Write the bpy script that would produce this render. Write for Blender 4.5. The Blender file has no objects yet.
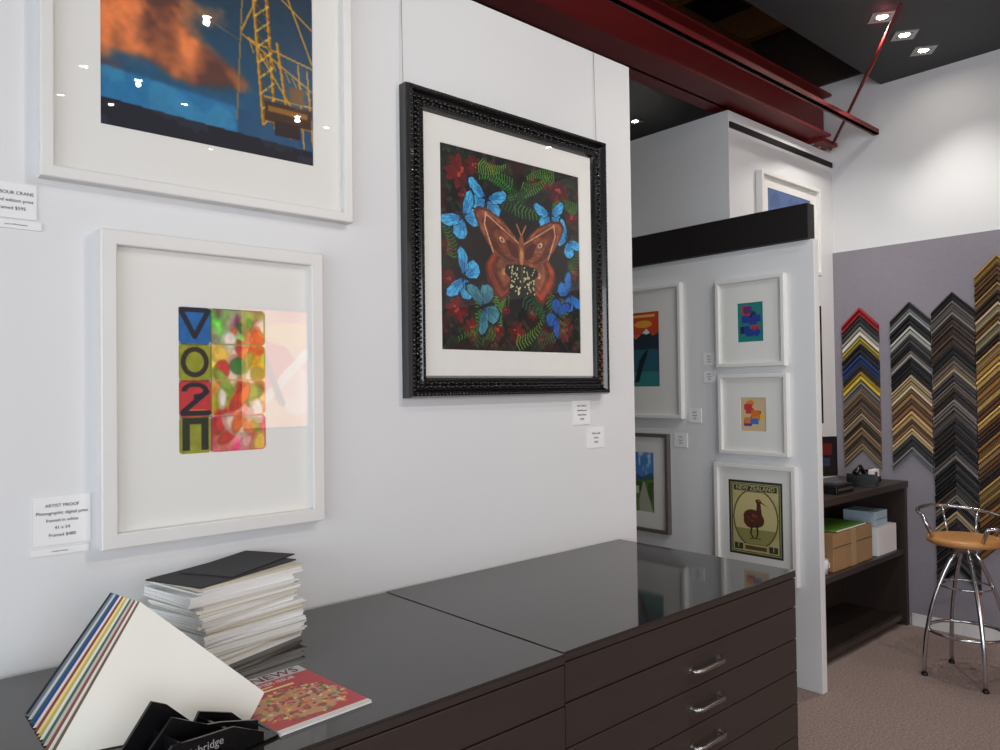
import bpy, math, random
import numpy as np
from mathutils import Vector, Matrix, Euler
random.seed(7); np.random.seed(7)
scene=bpy.context.scene
COL=bpy.context.collection
try:
    scene.view_settings.view_transform='Standard'
except Exception: pass

def lin(c):
    c=np.asarray(c,float)/255.0
    return np.where(c<=0.04045,c/12.92,((c+0.055)/1.055)**2.4)
def L3(c):
    a=lin(c); return (float(a[0]),float(a[1]),float(a[2]),1.0)

# ---------------------------------------------------------------- materials
MATS={}
def mat(name,rgb=(200,200,200),rough=0.5,metal=0.0,coat=0.0,var=0.0,vscale=8.0,bump=0.0,bscale=60.0,emit=0.0,ior=1.5,stretch=None,var2=None):
    if name in MATS: return MATS[name]
    m=bpy.data.materials.new(name); m.use_nodes=True
    nt=m.node_tree; b=nt.nodes['Principled BSDF']
    c=L3(rgb)
    b.inputs['Base Color'].default_value=c
    b.inputs['Roughness'].default_value=rough
    b.inputs['Metallic'].default_value=metal
    b.inputs['IOR'].default_value=ior
    b.inputs['Coat Weight'].default_value=coat
    b.inputs['Coat Roughness'].default_value=0.05
    if emit>0:
        b.inputs['Emission Color'].default_value=c
        b.inputs['Emission Strength'].default_value=emit
    tc=nt.nodes.new('ShaderNodeTexCoord')
    mp=nt.nodes.new('ShaderNodeMapping'); nt.links.new(tc.outputs['Object'],mp.inputs['Vector'])
    if stretch: mp.inputs['Scale'].default_value=stretch
    n=nt.nodes.new('ShaderNodeTexNoise'); n.inputs['Scale'].default_value=vscale; n.inputs['Detail'].default_value=4
    nt.links.new(mp.outputs[0],n.inputs['Vector'])
    mx=nt.nodes.new('ShaderNodeMix'); mx.data_type='RGBA'
    lo=tuple(max(0,x*(1-var)) for x in c[:3])+(1,); hi=tuple(min(1,x*(1+var)) for x in c[:3])+(1,)
    if var2: hi=L3(var2)
    mx.inputs[6].default_value=lo; mx.inputs[7].default_value=hi
    nt.links.new(n.outputs['Fac'],mx.inputs[0]); nt.links.new(mx.outputs[2],b.inputs['Base Color'])
    if bump>0:
        n2=nt.nodes.new('ShaderNodeTexNoise'); n2.inputs['Scale'].default_value=bscale; n2.inputs['Detail'].default_value=3
        nt.links.new(mp.outputs[0],n2.inputs['Vector'])
        bp=nt.nodes.new('ShaderNodeBump'); bp.inputs['Strength'].default_value=bump; bp.inputs['Distance'].default_value=0.01
        nt.links.new(n2.outputs['Fac'],bp.inputs['Height']); nt.links.new(bp.outputs[0],b.inputs['Normal'])
    MATS[name]=m; return m
def mat_attr(name,rough=0.6,emit=0.0,coat=0.0,spec=0.5):
    if name in MATS: return MATS[name]
    m=bpy.data.materials.new(name); m.use_nodes=True
    nt=m.node_tree; b=nt.nodes['Principled BSDF']; b.inputs['Roughness'].default_value=rough
    b.inputs['Coat Weight'].default_value=coat
    a=nt.nodes.new('ShaderNodeAttribute'); a.attribute_name='Col'
    nt.links.new(a.outputs['Color'],b.inputs['Base Color'])
    if emit>0:
        nt.links.new(a.outputs['Color'],b.inputs['Emission Color']); b.inputs['Emission Strength'].default_value=emit
    MATS[name]=m; return m
def glass_mat():
    m=bpy.data.materials.new('picture_glass'); m.use_nodes=True
    nt=m.node_tree; nt.nodes.clear()
    o=nt.nodes.new('ShaderNodeOutputMaterial'); mx=nt.nodes.new('ShaderNodeMixShader')
    t=nt.nodes.new('ShaderNodeBsdfTransparent'); g=nt.nodes.new('ShaderNodeBsdfGlossy'); g.inputs['Roughness'].default_value=0.005
    geo=nt.nodes.new('ShaderNodeNewGeometry'); mr=nt.nodes.new('ShaderNodeMapRange'); mr.inputs['To Min'].default_value=1.6; mr.inputs['To Max'].default_value=1/1.6
    nt.links.new(geo.outputs['Backfacing'],mr.inputs['Value'])
    f=nt.nodes.new('ShaderNodeFresnel'); nt.links.new(mr.outputs[0],f.inputs['IOR'])
    nt.links.new(f.outputs[0],mx.inputs[0]); nt.links.new(t.outputs[0],mx.inputs[1]); nt.links.new(g.outputs[0],mx.inputs[2]); nt.links.new(mx.outputs[0],o.inputs[0])
    return m
GLASS=glass_mat()
M_wall=mat('wall_paint_white',(222,223,224),0.55,var=0.015,vscale=2,bump=0.03,bscale=90)
M_wallgrey=mat('fabric_wall_grey',(139,134,143),0.95,var=0.08,vscale=40,bump=0.25,bscale=260)
M_base=mat('skirting_white',(214,214,214),0.5,var=0.02)
M_ceil=mat('ceiling_black',(34,35,38),0.55,var=0.15,vscale=3)
M_roof=mat('roof_dark_brown',(52,38,30),0.8,var=0.3,vscale=6,stretch=(1,6,1))
M_wood=mat('joist_timber',(130,82,46),0.7,var=0.3,vscale=5,stretch=(1,8,8))
M_red=mat('beam_red_paint',(106,20,20),0.5,var=0.15,vscale=5)
M_cabtop=mat('cabinet_top_gloss',(50,46,44),0.05,var=0.05,vscale=4,ior=1.6)
M_cab=mat('cabinet_dark_brown',(54,45,41),0.4,var=0.2,vscale=6,stretch=(0.6,0.6,12),bump=0.05,bscale=40)
M_cabgap=mat('cabinet_gap_black',(10,9,9),0.8)
M_chrome=mat('chrome',(200,202,206),0.15,metal=1.0,var=0.02)
M_nickel=mat('brushed_nickel',(176,174,170),0.32,metal=1.0,var=0.05)
M_black=mat('black_plastic',(16,16,18),0.25,var=0.1)
M_blackmatte=mat('header_black',(24,20,20),0.5,var=0.15)
M_whitef=mat('frame_white_wood',(226,225,222),0.4,var=0.03,vscale=12)
M_blackf=mat('frame_black_ornate',(9,9,10),0.22,var=0.2,coat=0.5)
M_brownf=mat('frame_grey_brown',(92,84,80),0.5,var=0.2,vscale=30)
M_matb=mat('mat_board_white',(236,235,230),0.85,var=0.01)
M_paper=mat('paper_white',(236,236,236),0.7,var=0.01)
M_ink=mat('ink_black',(70,70,76),0.7)
M_wire=mat('hanging_wire',(150,152,155),0.4,metal=0.6)
M_print=mat_attr('printed_art',0.7)
M_printgloss=mat_attr('printed_gloss',0.3)

# ---------------------------------------------------------------- mesh builder
class MB:
    def __init__(s): s.v=[];s.f=[];s.m=[];s.mats=[];s.sm=[];s.c=[]
    def mi(s,m):
        if m not in s.mats: s.mats.append(m)
        return s.mats.index(m)
    def add(s,vs,fs,m,smooth=False,M=None,col=None):
        o=len(s.v); k=s.mi(m)
        for p in vs:
            p=Vector(p); 
            if M is not None: p=M@p
            s.v.append(tuple(p))
        for f in fs: s.f.append([i+o for i in f]); s.m.append(k); s.sm.append(smooth); s.c.append(col or (0.5,0.5,0.5,1))
    def box(s,a,b,m,M=None,bev=0.0,col=None):
        x0,y0,z0=[min(a[i],b[i]) for i in range(3)]; x1,y1,z1=[max(a[i],b[i]) for i in range(3)]
        if bev<=0:
            vs=[(x0,y0,z0),(x1,y0,z0),(x1,y1,z0),(x0,y1,z0),(x0,y0,z1),(x1,y0,z1),(x1,y1,z1),(x0,y1,z1)]
            fs=[(0,3,2,1),(4,5,6,7),(0,1,5,4),(1,2,6,5),(2,3,7,6),(3,0,4,7)]
            s.add(vs,fs,m,M=M,col=col); return
        import bmesh
        bm=bmesh.new(); bmesh.ops.create_cube(bm,size=1.0)
        for v in bm.verts: v.co=Vector(((x0+x1)/2+v.co.x*(x1-x0),(y0+y1)/2+v.co.y*(y1-y0),(z0+z1)/2+v.co.z*(z1-z0)))
        bmesh.ops.bevel(bm,geom=list(bm.edges),offset=bev,segments=2,affect='EDGES',profile=0.5)
        bm.verts.index_update()
        s.add([v.co.copy() for v in bm.verts],[[v.index for v in f.verts] for f in bm.faces],m,M=M,col=col); bm.free()
    def prism(s,poly,h,m,M=None,col=None):
        n=len(poly)
        vs=[(p[0],p[1],0) for p in poly]+[(p[0],p[1],h) for p in poly]
        fs=[list(range(n))[::-1],list(range(n,2*n))]+[(i,(i+1)%n,(i+1)%n+n,i+n) for i in range(n)]
        s.add(vs,fs,m,M=M,col=col)
    def tube(s,pts,r,m,seg=10,closed=False):
        pts=[Vector(p) for p in pts]; n=len(pts); vs=[];fs=[]
        up=None
        for i,p in enumerate(pts):
            if closed: t=pts[(i+1)%n]-pts[i-1]
            else: t=pts[min(i+1,n-1)]-pts[max(i-1,0)]
            t.normalize()
            if up is None: up=Vector((0,0,1)) if abs(t.z)<0.9 else Vector((1,0,0))
            a=up.cross(t)
            if a.length<1e-5: a=Vector((1,0,0)).cross(t)
            a.normalize(); b=t.cross(a); up=b
            rr=r[i] if isinstance(r,(list,tuple)) else r
            for k in range(seg):
                an=2*math.pi*k/seg; vs.append(p+a*math.cos(an)*rr+b*math.sin(an)*rr)
        R=n if closed else n-1
        for i in range(R):
            for k in range(seg):
                j=(i+1)%n; fs.append((i*seg+k,i*seg+(k+1)%seg,j*seg+(k+1)%seg,j*seg+k))
        if not closed: fs.append(list(range(seg))[::-1]); fs.append([(n-1)*seg+k for k in range(seg)])
        s.add(vs,fs,m,smooth=True)
    def lathe(s,prof,c,m,seg=32,M=None):
        vs=[];fs=[];n=len(prof)
        for k in range(seg):
            a=2*math.pi*k/seg
            for r,z in prof: vs.append((c[0]+r*math.cos(a),c[1]+r*math.sin(a),c[2]+z))
        for k in range(seg):
            for i in range(n-1):
                k2=(k+1)%seg; fs.append((k*n+i,k2*n+i,k2*n+i+1,k*n+i+1))
        s.add(vs,fs,m,smooth=True,M=M)
    def obj(s,name,parent=None,loc=None,rot=None,center=True,attr=False):
        V=np.array(s.v); off=Vector((0,0,0))
        if center and loc is None:
            off=Vector(((V[:,0].min()+V[:,0].max())/2,(V[:,1].min()+V[:,1].max())/2,V[:,2].min())); V=V-np.array(off)
        me=bpy.data.meshes.new(name); me.from_pydata(V.tolist(),[],s.f)
        for m in s.mats: me.materials.append(m)
        for i,p in enumerate(me.polygons): p.material_index=s.m[i]; p.use_smooth=s.sm[i]
        if attr:
            a=me.color_attributes.new('Col','FLOAT_COLOR','CORNER'); arr=[]
            for i,p in enumerate(me.polygons): arr+= list(s.c[i])*len(p.vertices)
            a.data.foreach_set('color',arr)
        me.update()
        o=bpy.data.objects.new(name,me); COL.objects.link(o)
        o.location=off if loc is None else loc
        if rot: o.rotation_euler=rot
        if parent: o.parent=parent
        return o
def empty(name,loc,rot=(0,0,0)):
    e=bpy.data.objects.new(name,None); e.empty_display_size=0.05; COL.objects.link(e); e.location=loc; e.rotation_euler=rot; return e

def text_mesh(body,size,m,name,parent,M,align='CENTER',extr=0.0003):
    t=bpy.data.curves.new('txt','FONT'); t.body=body; t.size=size; t.align_x=align; t.align_y='CENTER'; t.extrude=extr; t.resolution_u=3
    to=bpy.data.objects.new('txt',t); COL.objects.link(to)
    bpy.context.view_layer.update()
    me=bpy.data.meshes.new_from_object(to); bpy.data.objects.remove(to); me.materials.clear(); me.materials.append(m)
    me.transform(M); o=bpy.data.objects.new(name,me); COL.objects.link(o); o.parent=parent; return o
TXZ=Matrix(((1,0,0,0),(0,0,-1,0),(0,1,0,0),(0,0,0,1)))
def TX(x,y,z): return Matrix.Translation((x,y,z))@TXZ

# ---------------------------------------------------------------- art raster
def vnoise(X,Y,sc,seed):
    r=np.random.RandomState(seed); g=r.rand(64,64)
    x=X*sc; y=Y*sc; xi=np.floor(x).astype(int); yi=np.floor(y).astype(int); fx=x-xi; fy=y-yi
    fx=fx*fx*(3-2*fx); fy=fy*fy*(3-2*fy)
    G=lambda a,b:g[a%64,b%64]
    return (G(xi,yi)*(1-fx)+G(xi+1,yi)*fx)*(1-fy)+(G(xi,yi+1)*(1-fx)+G(xi+1,yi+1)*fx)*fy
def fbm(X,Y,sc,seed,o=4):
    s=0;a=0.5;t=0
    for i in range(o): s=s+a*vnoise(X,Y,sc*2**i,seed+i); t+=a; a*=0.5
    return s/t
class Img:
    def __init__(s,nx,ny,asp):
        s.nx,s.ny=nx,ny
        u=(np.arange(nx)+0.5)/nx; v=(np.arange(ny)+0.5)/ny
        s.U,s.V=np.meshgrid(u,v); s.X=s.U*asp; s.Y=s.V; s.asp=asp; s.C=np.zeros((ny,nx,3))
    def put(s,mask,c,a=1.0):
        m=np.clip(mask.astype(float),0,1)[...,None]*a; s.C=s.C*(1-m)+np.array(c,float)*m
    def grain(s,lo=.75,hi=1.2,sc=30,seed=99):
        n=fbm(s.X,s.Y,sc,seed,3); s.C=s.C*(lo+(hi-lo)*n)[...,None]
    def blur(s,k=1,mask=None):
        C=s.C.copy()
        for _ in range(k):
            P=np.pad(C,((1,1),(1,1),(0,0)),mode='edge'); C=(P[:-2,1:-1]+P[2:,1:-1]+P[1:-1,:-2]+P[1:-1,2:]+2*P[1:-1,1:-1])/6
        if mask is None: s.C=C
        else: s.C=np.where(mask[...,None],C,s.C)
    def ell(s,cx,cy,rx,ry,ang=0,p=2):
        a=math.radians(ang); dx=(s.U-cx)*s.asp; dy=s.V-cy
        x=dx*math.cos(a)+dy*math.sin(a); y=-dx*math.sin(a)+dy*math.cos(a)
        return (np.abs(x/rx)**p+np.abs(y/ry)**p)<1
    def rect(s,x0,y0,x1,y1): return (s.U>x0)&(s.U<x1)&(s.V>y0)&(s.V<y1)
    def seg(s,x0,y0,x1,y1,w):
        ax,ay=x0*s.asp,y0; bx,by=x1*s.asp,y1; dx,dy=bx-ax,by-ay; L=dx*dx+dy*dy+1e-12
        t=np.clip(((s.X-ax)*dx+(s.Y-ay)*dy)/L,0,1)
        return np.hypot(s.X-ax-t*dx,s.Y-ay-t*dy)<w
    def poly(s,pts):
        m=np.zeros_like(s.U,bool); n=len(pts)
        for i in range(n):
            x1,y1=pts[i];x2,y2=pts[(i+1)%n]
            if y1==y2: continue
            c=((y1>s.V)!=(y2>s.V))&(s.U<(x2-x1)*(s.V-y1)/(y2-y1)+x1); m^=c
        return m
def art_mesh(img,w,h,name,parent,loc,m=None,M=None):
    nx,ny=img.nx,img.ny
    xs=np.linspace(-w/2,w/2,nx+1); zs=np.linspace(-h/2,h/2,ny+1)
    gx,gz=np.meshgrid(xs,zs); V=np.stack([gx.ravel(),np.zeros(gx.size),gz.ravel()],1)
    idx=np.arange((nx+1)*(ny+1)).reshape(ny+1,nx+1)
    F=np.stack([idx[:-1,:-1].ravel(),idx[:-1,1:].ravel(),idx[1:,1:].ravel(),idx[1:,:-1].ravel()],1)
    me=bpy.data.meshes.new(name); me.from_pydata(V.tolist(),[],F.tolist())
    a=me.color_attributes.new('Col','FLOAT_COLOR','CORNER')
    c=lin(np.clip(img.C,0,255)).reshape(-1,3); c=np.concatenate([c,np.ones((len(c),1))],1)
    a.data.foreach_set('color',np.repeat(c,4,axis=0).ravel())
    me.materials.append(m or M_print)
    if M is not None: me.transform(M)
    o=bpy.data.objects.new(name,me); COL.objects.link(o); o.parent=parent; o.location=loc; return o

# ---------------------------------------------------------------- framed pictures
ROT={'main':(0,0,0),'panel':(0,0,-math.pi/2)}
def ring(mb,w,h,prof,m):
    vs=[];fs=[];n=len(prof)
    for ins,y in prof:
        a=w/2-ins;b=h/2-ins
        vs+=[(-a,y,-b),(a,y,-b),(a,y,b),(-a,y,b)]
    for i in range(n):
        j=(i+1)%n
        for k in range(4):
            k2=(k+1)%4; fs.append((i*4+k,i*4+k2,j*4+k2,j*4+k))
    mb.add(vs,fs,m)
def framed(name,loc,wall,w,h,fw,d,fm,img,pw,ph,pcx=0,pcz=0,tilt=0.0,mm=None,ornate=False,glass=True,lip=True):
    e=empty(name,loc,(0,0,ROT[wall][2]))
    if tilt: e.rotation_euler=Euler((tilt,0,ROT[wall][2]))
    mb=MB()
    if ornate:
        prof=[(0,0),(0,-d*.7),(.006,-d),(.018,-d),(.026,-d*.72),(fw*.62,-d*.6),(fw*.75,-d*.8),(fw*.9,-d*.78),(fw,-d*.45),(fw,0)]
    else:
        prof=[(0,0),(0,-d),(0.003,-d-0.002),(fw-0.003,-d-0.002),(fw,-d),(fw,0)]
    ring(mb,w,h,prof,fm)
    mb.obj('frame_moulding',e,loc=(0,0,0))
    if ornate:
        import bmesh
        bm=bmesh.new(); bmesh.ops.create_icosphere(bm,subdivisions=1,radius=1); bv=[v.co.copy() for v in bm.verts]; bf=[[v.index for v in f.verts] for f in bm.faces]; bm.free()
        bb=MB()
        def row(ins,y,sp,sx,sy,sz,stag=0):
            a=w/2-ins;b=h/2-ins
            for (p0,p1,ax) in (((-a,-b),(a,-b),0),((-a,b),(a,b),0),((-a,-b),(-a,b),1),((a,-b),(a,b),1)):
                Ln=math.hypot(p1[0]-p0[0],p1[1]-p0[1]); n=max(2,int(Ln/sp))
                for i in range(n+1):
                    t=(i+stag)/n
                    if t>1: continue
                    x=p0[0]+(p1[0]-p0[0])*t; z=p0[1]+(p1[1]-p0[1])*t
                    s3=(sx,sy,sz) if ax==0 else (sz,sy,sx)
                    ang=(0.6 if i%2 else -0.6)
                    M=Matrix.Translation((x,y,z))@Matrix.Rotation(ang if sx!=sz else 0,4,'Y')@Matrix.Diagonal((s3[0],s3[1],s3[2],1))
                    bb.add(bv,bf,fm,smooth=True,M=M)
        row(.012,-d,.014,.006,.005,.006)
        row(.036,-d*.68,.017,.011,.008,.006)
        row(.048,-d*.66,.017,.010,.007,.005,.5)
        row(fw*.83,-d*.8,.012,.005,.004,.005)
        bb.obj('carved_beading',e,loc=(0,0,0))
    mb=MB(); y0=-d*0.45; y1=y0+0.004
    iw,ih=w-2*fw+0.004,h-2*fw+0.004
    A=[(-iw/2,-ih/2),(iw/2,-ih/2),(iw/2,ih/2),(-iw/2,ih/2)]
    B=[(pcx-pw/2,pcz-ph/2),(pcx+pw/2,pcz-ph/2),(pcx+pw/2,pcz+ph/2),(pcx-pw/2,pcz+ph/2)]
    vs=[(x,y0,z) for x,z in A]+[(x,y0,z) for x,z in B]+[(x*1.0,y1,z) for x,z in B]
    fs=[]
    for k in range(4):
        k2=(k+1)%4; fs+= [(k,k2,4+k2,4+k),(4+k,4+k2,8+k2,8+k)]
    mb.add(vs,fs,mm or M_matb); mb.box((-w/2+.002,-.004,-h/2+.002),(w/2-.002,-.001,h/2-.002),M_brownf)
    mb.obj('mat_board',e,loc=(0,0,0))
    if img is not None: art_mesh(img,pw,ph,'print',e,(pcx,y1-0.0005,pcz))
    if glass:
        mb=MB(); yg=-d*0.62; mb.add([(-iw/2,yg,-ih/2),(iw/2,yg,-ih/2),(iw/2,yg,ih/2),(-iw/2,yg,ih/2)],[(0,1,2,3)],GLASS)
        mb.obj('glass_pane',e,loc=(0,0,0))
    return e

# ======================================================== ROOM
W=2.0; XF=5.2; CE=3.53
def room_box(name,a,b,m,**k):
    mb=MB(); mb.box(a,b,m); return mb.obj(name,**k)
room_box('wall_main',(-3.5,W,0),(2.52,W+0.12,2.9),M_wall)
room_box('wall_back',(-3.5,4.9,0),(5.32,5.0,4.4),M_wall)
room_box('wall_far',(XF,-4,0),(XF+.12,5,4.4),M_wall)
room_box('fabric_wall_panel',(XF-.012,-4,0.07),(XF,2.37,2.455),M_wallgrey)
room_box('baseboard_far',(XF-.02,-4,0),(XF,1.905,0.075),M_base)
mb=MB()
mb.box((.95,-4.12,0),(5.32,-4,4.4),M_wall); mb.box((-3.62,-4.12,0),(-3.3,-4,4.4),M_wall); mb.box((-3.3,-4.12,2.8),(.95,-4,4.4),M_wall); mb.box((-3.3,-4.12,0),(.95,-4,.3),M_wall)
mb.obj('wall_front')
mb=MB()
for x in (-3.3,-1.9,-.5,.905): mb.box((x,-4.09,.3),(x+.045,-4.02,2.8),M_blackmatte)
for z in (.3,1.1,2.755): mb.box((-3.3,-4.085,z),(.95,-4.025,z+.045),M_blackmatte)
mb.obj('window_1')
mb=MB()
mb.box((-3.62,-4,0),(-3.5,-3.4,4.4),M_wall); mb.box((-3.62,1.2,0),(-3.5,5,4.4),M_wall); mb.box((-3.62,-3.4,2.8),(-3.5,1.2,4.4),M_wall); mb.box((-3.62,-3.4,0),(-3.5,1.2,.3),M_wall)
mb.obj('wall_left')
mb=MB()
for y in (-3.4,-1.9,-.4,1.155): mb.box((-3.59,y,.3),(-3.52,y+.045,2.8),M_blackmatte)
for z in (.3,1.1,2.755): mb.box((-3.585,-3.4,z),(-3.525,1.2,z+.045),M_blackmatte)
mb.obj('window_2')
mb=MB(); mb.box((3.89,2.37,0),(5.2,4.9,3.15),M_wall); mb.box((3.9,2.362,3.05),(5.2,2.371,3.085),M_cabgap)
mb.obj('wall_partition_tall')
M_floor=mat('carpet_brown',(112,94,90),0.98,var=0.0,vscale=90,bump=0.6,bscale=200)
for n in M_floor.node_tree.nodes:
    if n.type=='MIX': n.inputs[6].default_value=L3((78,61,58)); n.inputs[7].default_value=L3((184,162,155))
room_box('floor',(-3.62,-4.12,-0.1),(5.32,5,0),M_floor)
mb=MB(); mb.box((-3.5,-4,CE),(5.2,2.0,CE+.1),M_ceil); mb.box((-3.5,3.0,CE),(5.2,4.9,CE+.1),M_ceil)
mb.obj('ceiling')
room_box('ceiling_roof',(-3.62,2.0,4.3),(5.32,5.0,4.4),M_roof)
room_box('trim_bulkhead',(-3.5,2.0,CE),(5.2,2.03,4.3),M_ceil)
room_box('trim_wall_top',(5.17,2.03,3.64),(5.2,3.0,4.3),M_roof)
mb=MB()
for i in range(11): mb.box((-3.5+i*.85,2.05,4.08),(-3.42+i*.85,4.88,4.3),M_wood)
for i in range(4): mb.box((-3.5,2.2+i*.7,3.98),(5.16,2.26+i*.7,4.08),M_wood)
mb.obj('roof_timber_joists')
mb=MB()
mb.box((-3.4,2.40,3.18),(5.16,2.415,3.55),M_red)
mb.box((-3.4,2.24,3.18),(4.92,2.5,3.195),M_red)
mb.box((-3.4,2.34,3.535),(5.16,2.52,3.55),M_red)
for x in (4.9,5.0): mb.tube([(x,2.36,3.15),(x,2.36,3.22)],.012,M_nickel,8)
mb.box((4.88,2.28,3.155),(5.1,2.42,3.18),M_red)
mb.obj('steel_beam')
mb=MB(); mb.box((-3.4,2.045,3.2),(5.19,2.065,3.235),M_red); mb.box((-3.4,2.045,3.2),(5.19,2.08,3.206),M_red); mb.obj('steel_angle_bar')
mb=MB(); mb.tube([(5.10,2.33,3.15),(4.12,1.5,3.50)],.010,M_red,10); mb.obj('bracing_rod')

M_lamp=mat('lamp_glow',(255,246,230),0.5,emit=110)
def downlight(x,y,z,ang=0.6,power=12,aim=None,s=.06):
    mb=MB(); R=Matrix.Translation((x,y,z))@Matrix.Rotation(ang,4,'Z')
    t=s*.6
    ringp=[(-s,-s),(s,-s),(s,s),(-s,s)]
    vs=[(a,b,-.006) for a,b in ringp]+[(a*t/s,b*t/s,-.006) for a,b in ringp]+[(a,b,0) for a,b in ringp]
    fs=[]
    for k in range(4):
        k2=(k+1)%4; fs+=[(k,4+k,4+k2,k2),(k,k2,8+k2,8+k)]
    mb.add(vs,fs,M_nickel,M=R)
    mb.lathe([(0,-.002),(s*.4,-.002),(s*.45,-.003)],(0,0,0),M_lamp,20,M=R)
    mb.lathe([(s*.45,-.003),(s*.62,-.010),(s*.68,-.006)],(0,0,0),M_nickel,20,M=R)
    o=mb.obj('ceiling_downlight')
    if power>0:
        l=bpy.data.lights.new('downlight_lamp','SPOT'); l.energy=power; l.spot_size=math.radians(95); l.spot_blend=0.8; l.shadow_soft_size=.015; l.color=(1,.96,.90)
        lo=bpy.data.objects.new('lamp_light',l); COL.objects.link(lo); lo.parent=o
        lo.matrix_parent_inverse=Matrix.Translation(-Vector(o.location))
        lo.location=(x,y,z-.03)
        if aim: 
            d=Vector(aim)-Vector((x,y,z-.03)); lo.rotation_euler=d.to_track_quat('-Z','Y').to_euler()
    return o
downlight(4.24,1.64,CE,power=40,aim=(5.0,1.6,1.3))
downlight(4.56,1.645,CE,power=30,aim=(4.6,2.6,1.5))
downlight(4.86,1.65,CE,power=25,aim=(4.6,1.0,0))
for x,y,p,aim in ((1.13,-1.07,0,0),(1.44,-1.08,12,(.8,2,1.2)),(1.12,-1.65,0,0),(1.42,-1.62,0,0),(1.47,0.0,28,(1.9,2,1.4)),(2.3,-2.14,0,0),(2.5,-1.03,95,(1.6,2,1.5)),(2.77,-1.11,0,0),(3.2,.4,45,(4.5,1.2,.6)),(3.6,-1.2,30,(5.2,-1.0,1.2)),(2.6,.5,36,(3.7,2.2,1.2)),(4.4,-.4,35,(4.6,.8,0)),(4.475,3.5,8,(4.2,3.4,0)),(3.3,3.6,12,(3.3,3.5,0)),(1.8,-1.3,0,0),(.8,-2.3,0,0)):
    downlight(x,y,CE,ang=.2+x,power=p,aim=aim or None,s=.05)

mb=MB(); mb.box((3.70,1.785,0),(3.75,3.6,2.285),M_wall,bev=.003); mb.obj('display_panel')
mb=MB(); mb.box((3.675,1.80,2.287),(3.745,3.6,2.465),M_blackmatte,bev=.002); mb.obj('display_panel_header')

# ======================================================== CABINETS
def cabinet(w,dp,h,hx):
    x0,x1,y0,y1=0,w,0,dp
    mb=MB()
    mb.box((x0+.01,y0+.015,.06),(x1-.01,y1-.005,h-.02),M_cabgap)
    mb.box((x0+.04,y0+.05,0),(x1-.04,y1-.03,.06),M_black)
    mb.box((x0+.002,y0+.012,.05),(x0+.02,y1-.005,h-.02),M_cab); mb.box((x1-.02,y0+.012,.05),(x1-.002,y1-.005,h-.02),M_cab)
    mb.box((x0,y0,h-.022),(x1,y1-.002,h-.006),M_cab)
    mb.box((x0,y0,h-.006),(x1,y1-.002,h),M_cabtop,bev=.0015)
    mb.box((x0+.003,y0,h-.118),(x1-.003,y0+.02,h-.026),M_cab,bev=.0015)
    z=h-.122
    while z-.104>.04:
        mb.box((x0+.003,y0,z-.102),(x1-.003,y0+.02,z),M_cab,bev=.0015)
        zc=z-.049; c=hx
        mb.tube([(c-.07,y0,zc),(c-.07,y0-.022,zc),(c-.055,y0-.03,zc),(c+.055,y0-.03,zc),(c+.07,y0-.022,zc),(c+.07,y0,zc)],.0065,M_nickel,8)
        mb.box((c-.078,y0-.004,zc-.009),(c-.062,y0,zc+.009),M_nickel); mb.box((c+.062,y0-.004,zc-.009),(c+.078,y0,zc+.009),M_nickel)
        z-=.1055
    return mb
A1=math.radians(0.45)
m1=cabinet(1.125,.75,.93,.575)
m1.box((.03,-.002,.56),(.05,.0005,.585),M_paper)
m1.obj('plan_drawer_cabinet',loc=(1.282,1.238,0),rot=(0,0,A1))
cabinet(1.215,.752,.93,.6).obj('plan_drawer_cabinet',loc=(1.276-1.215*math.cos(A1),1.228-1.215*math.sin(A1),0),rot=(0,0,A1))

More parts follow.
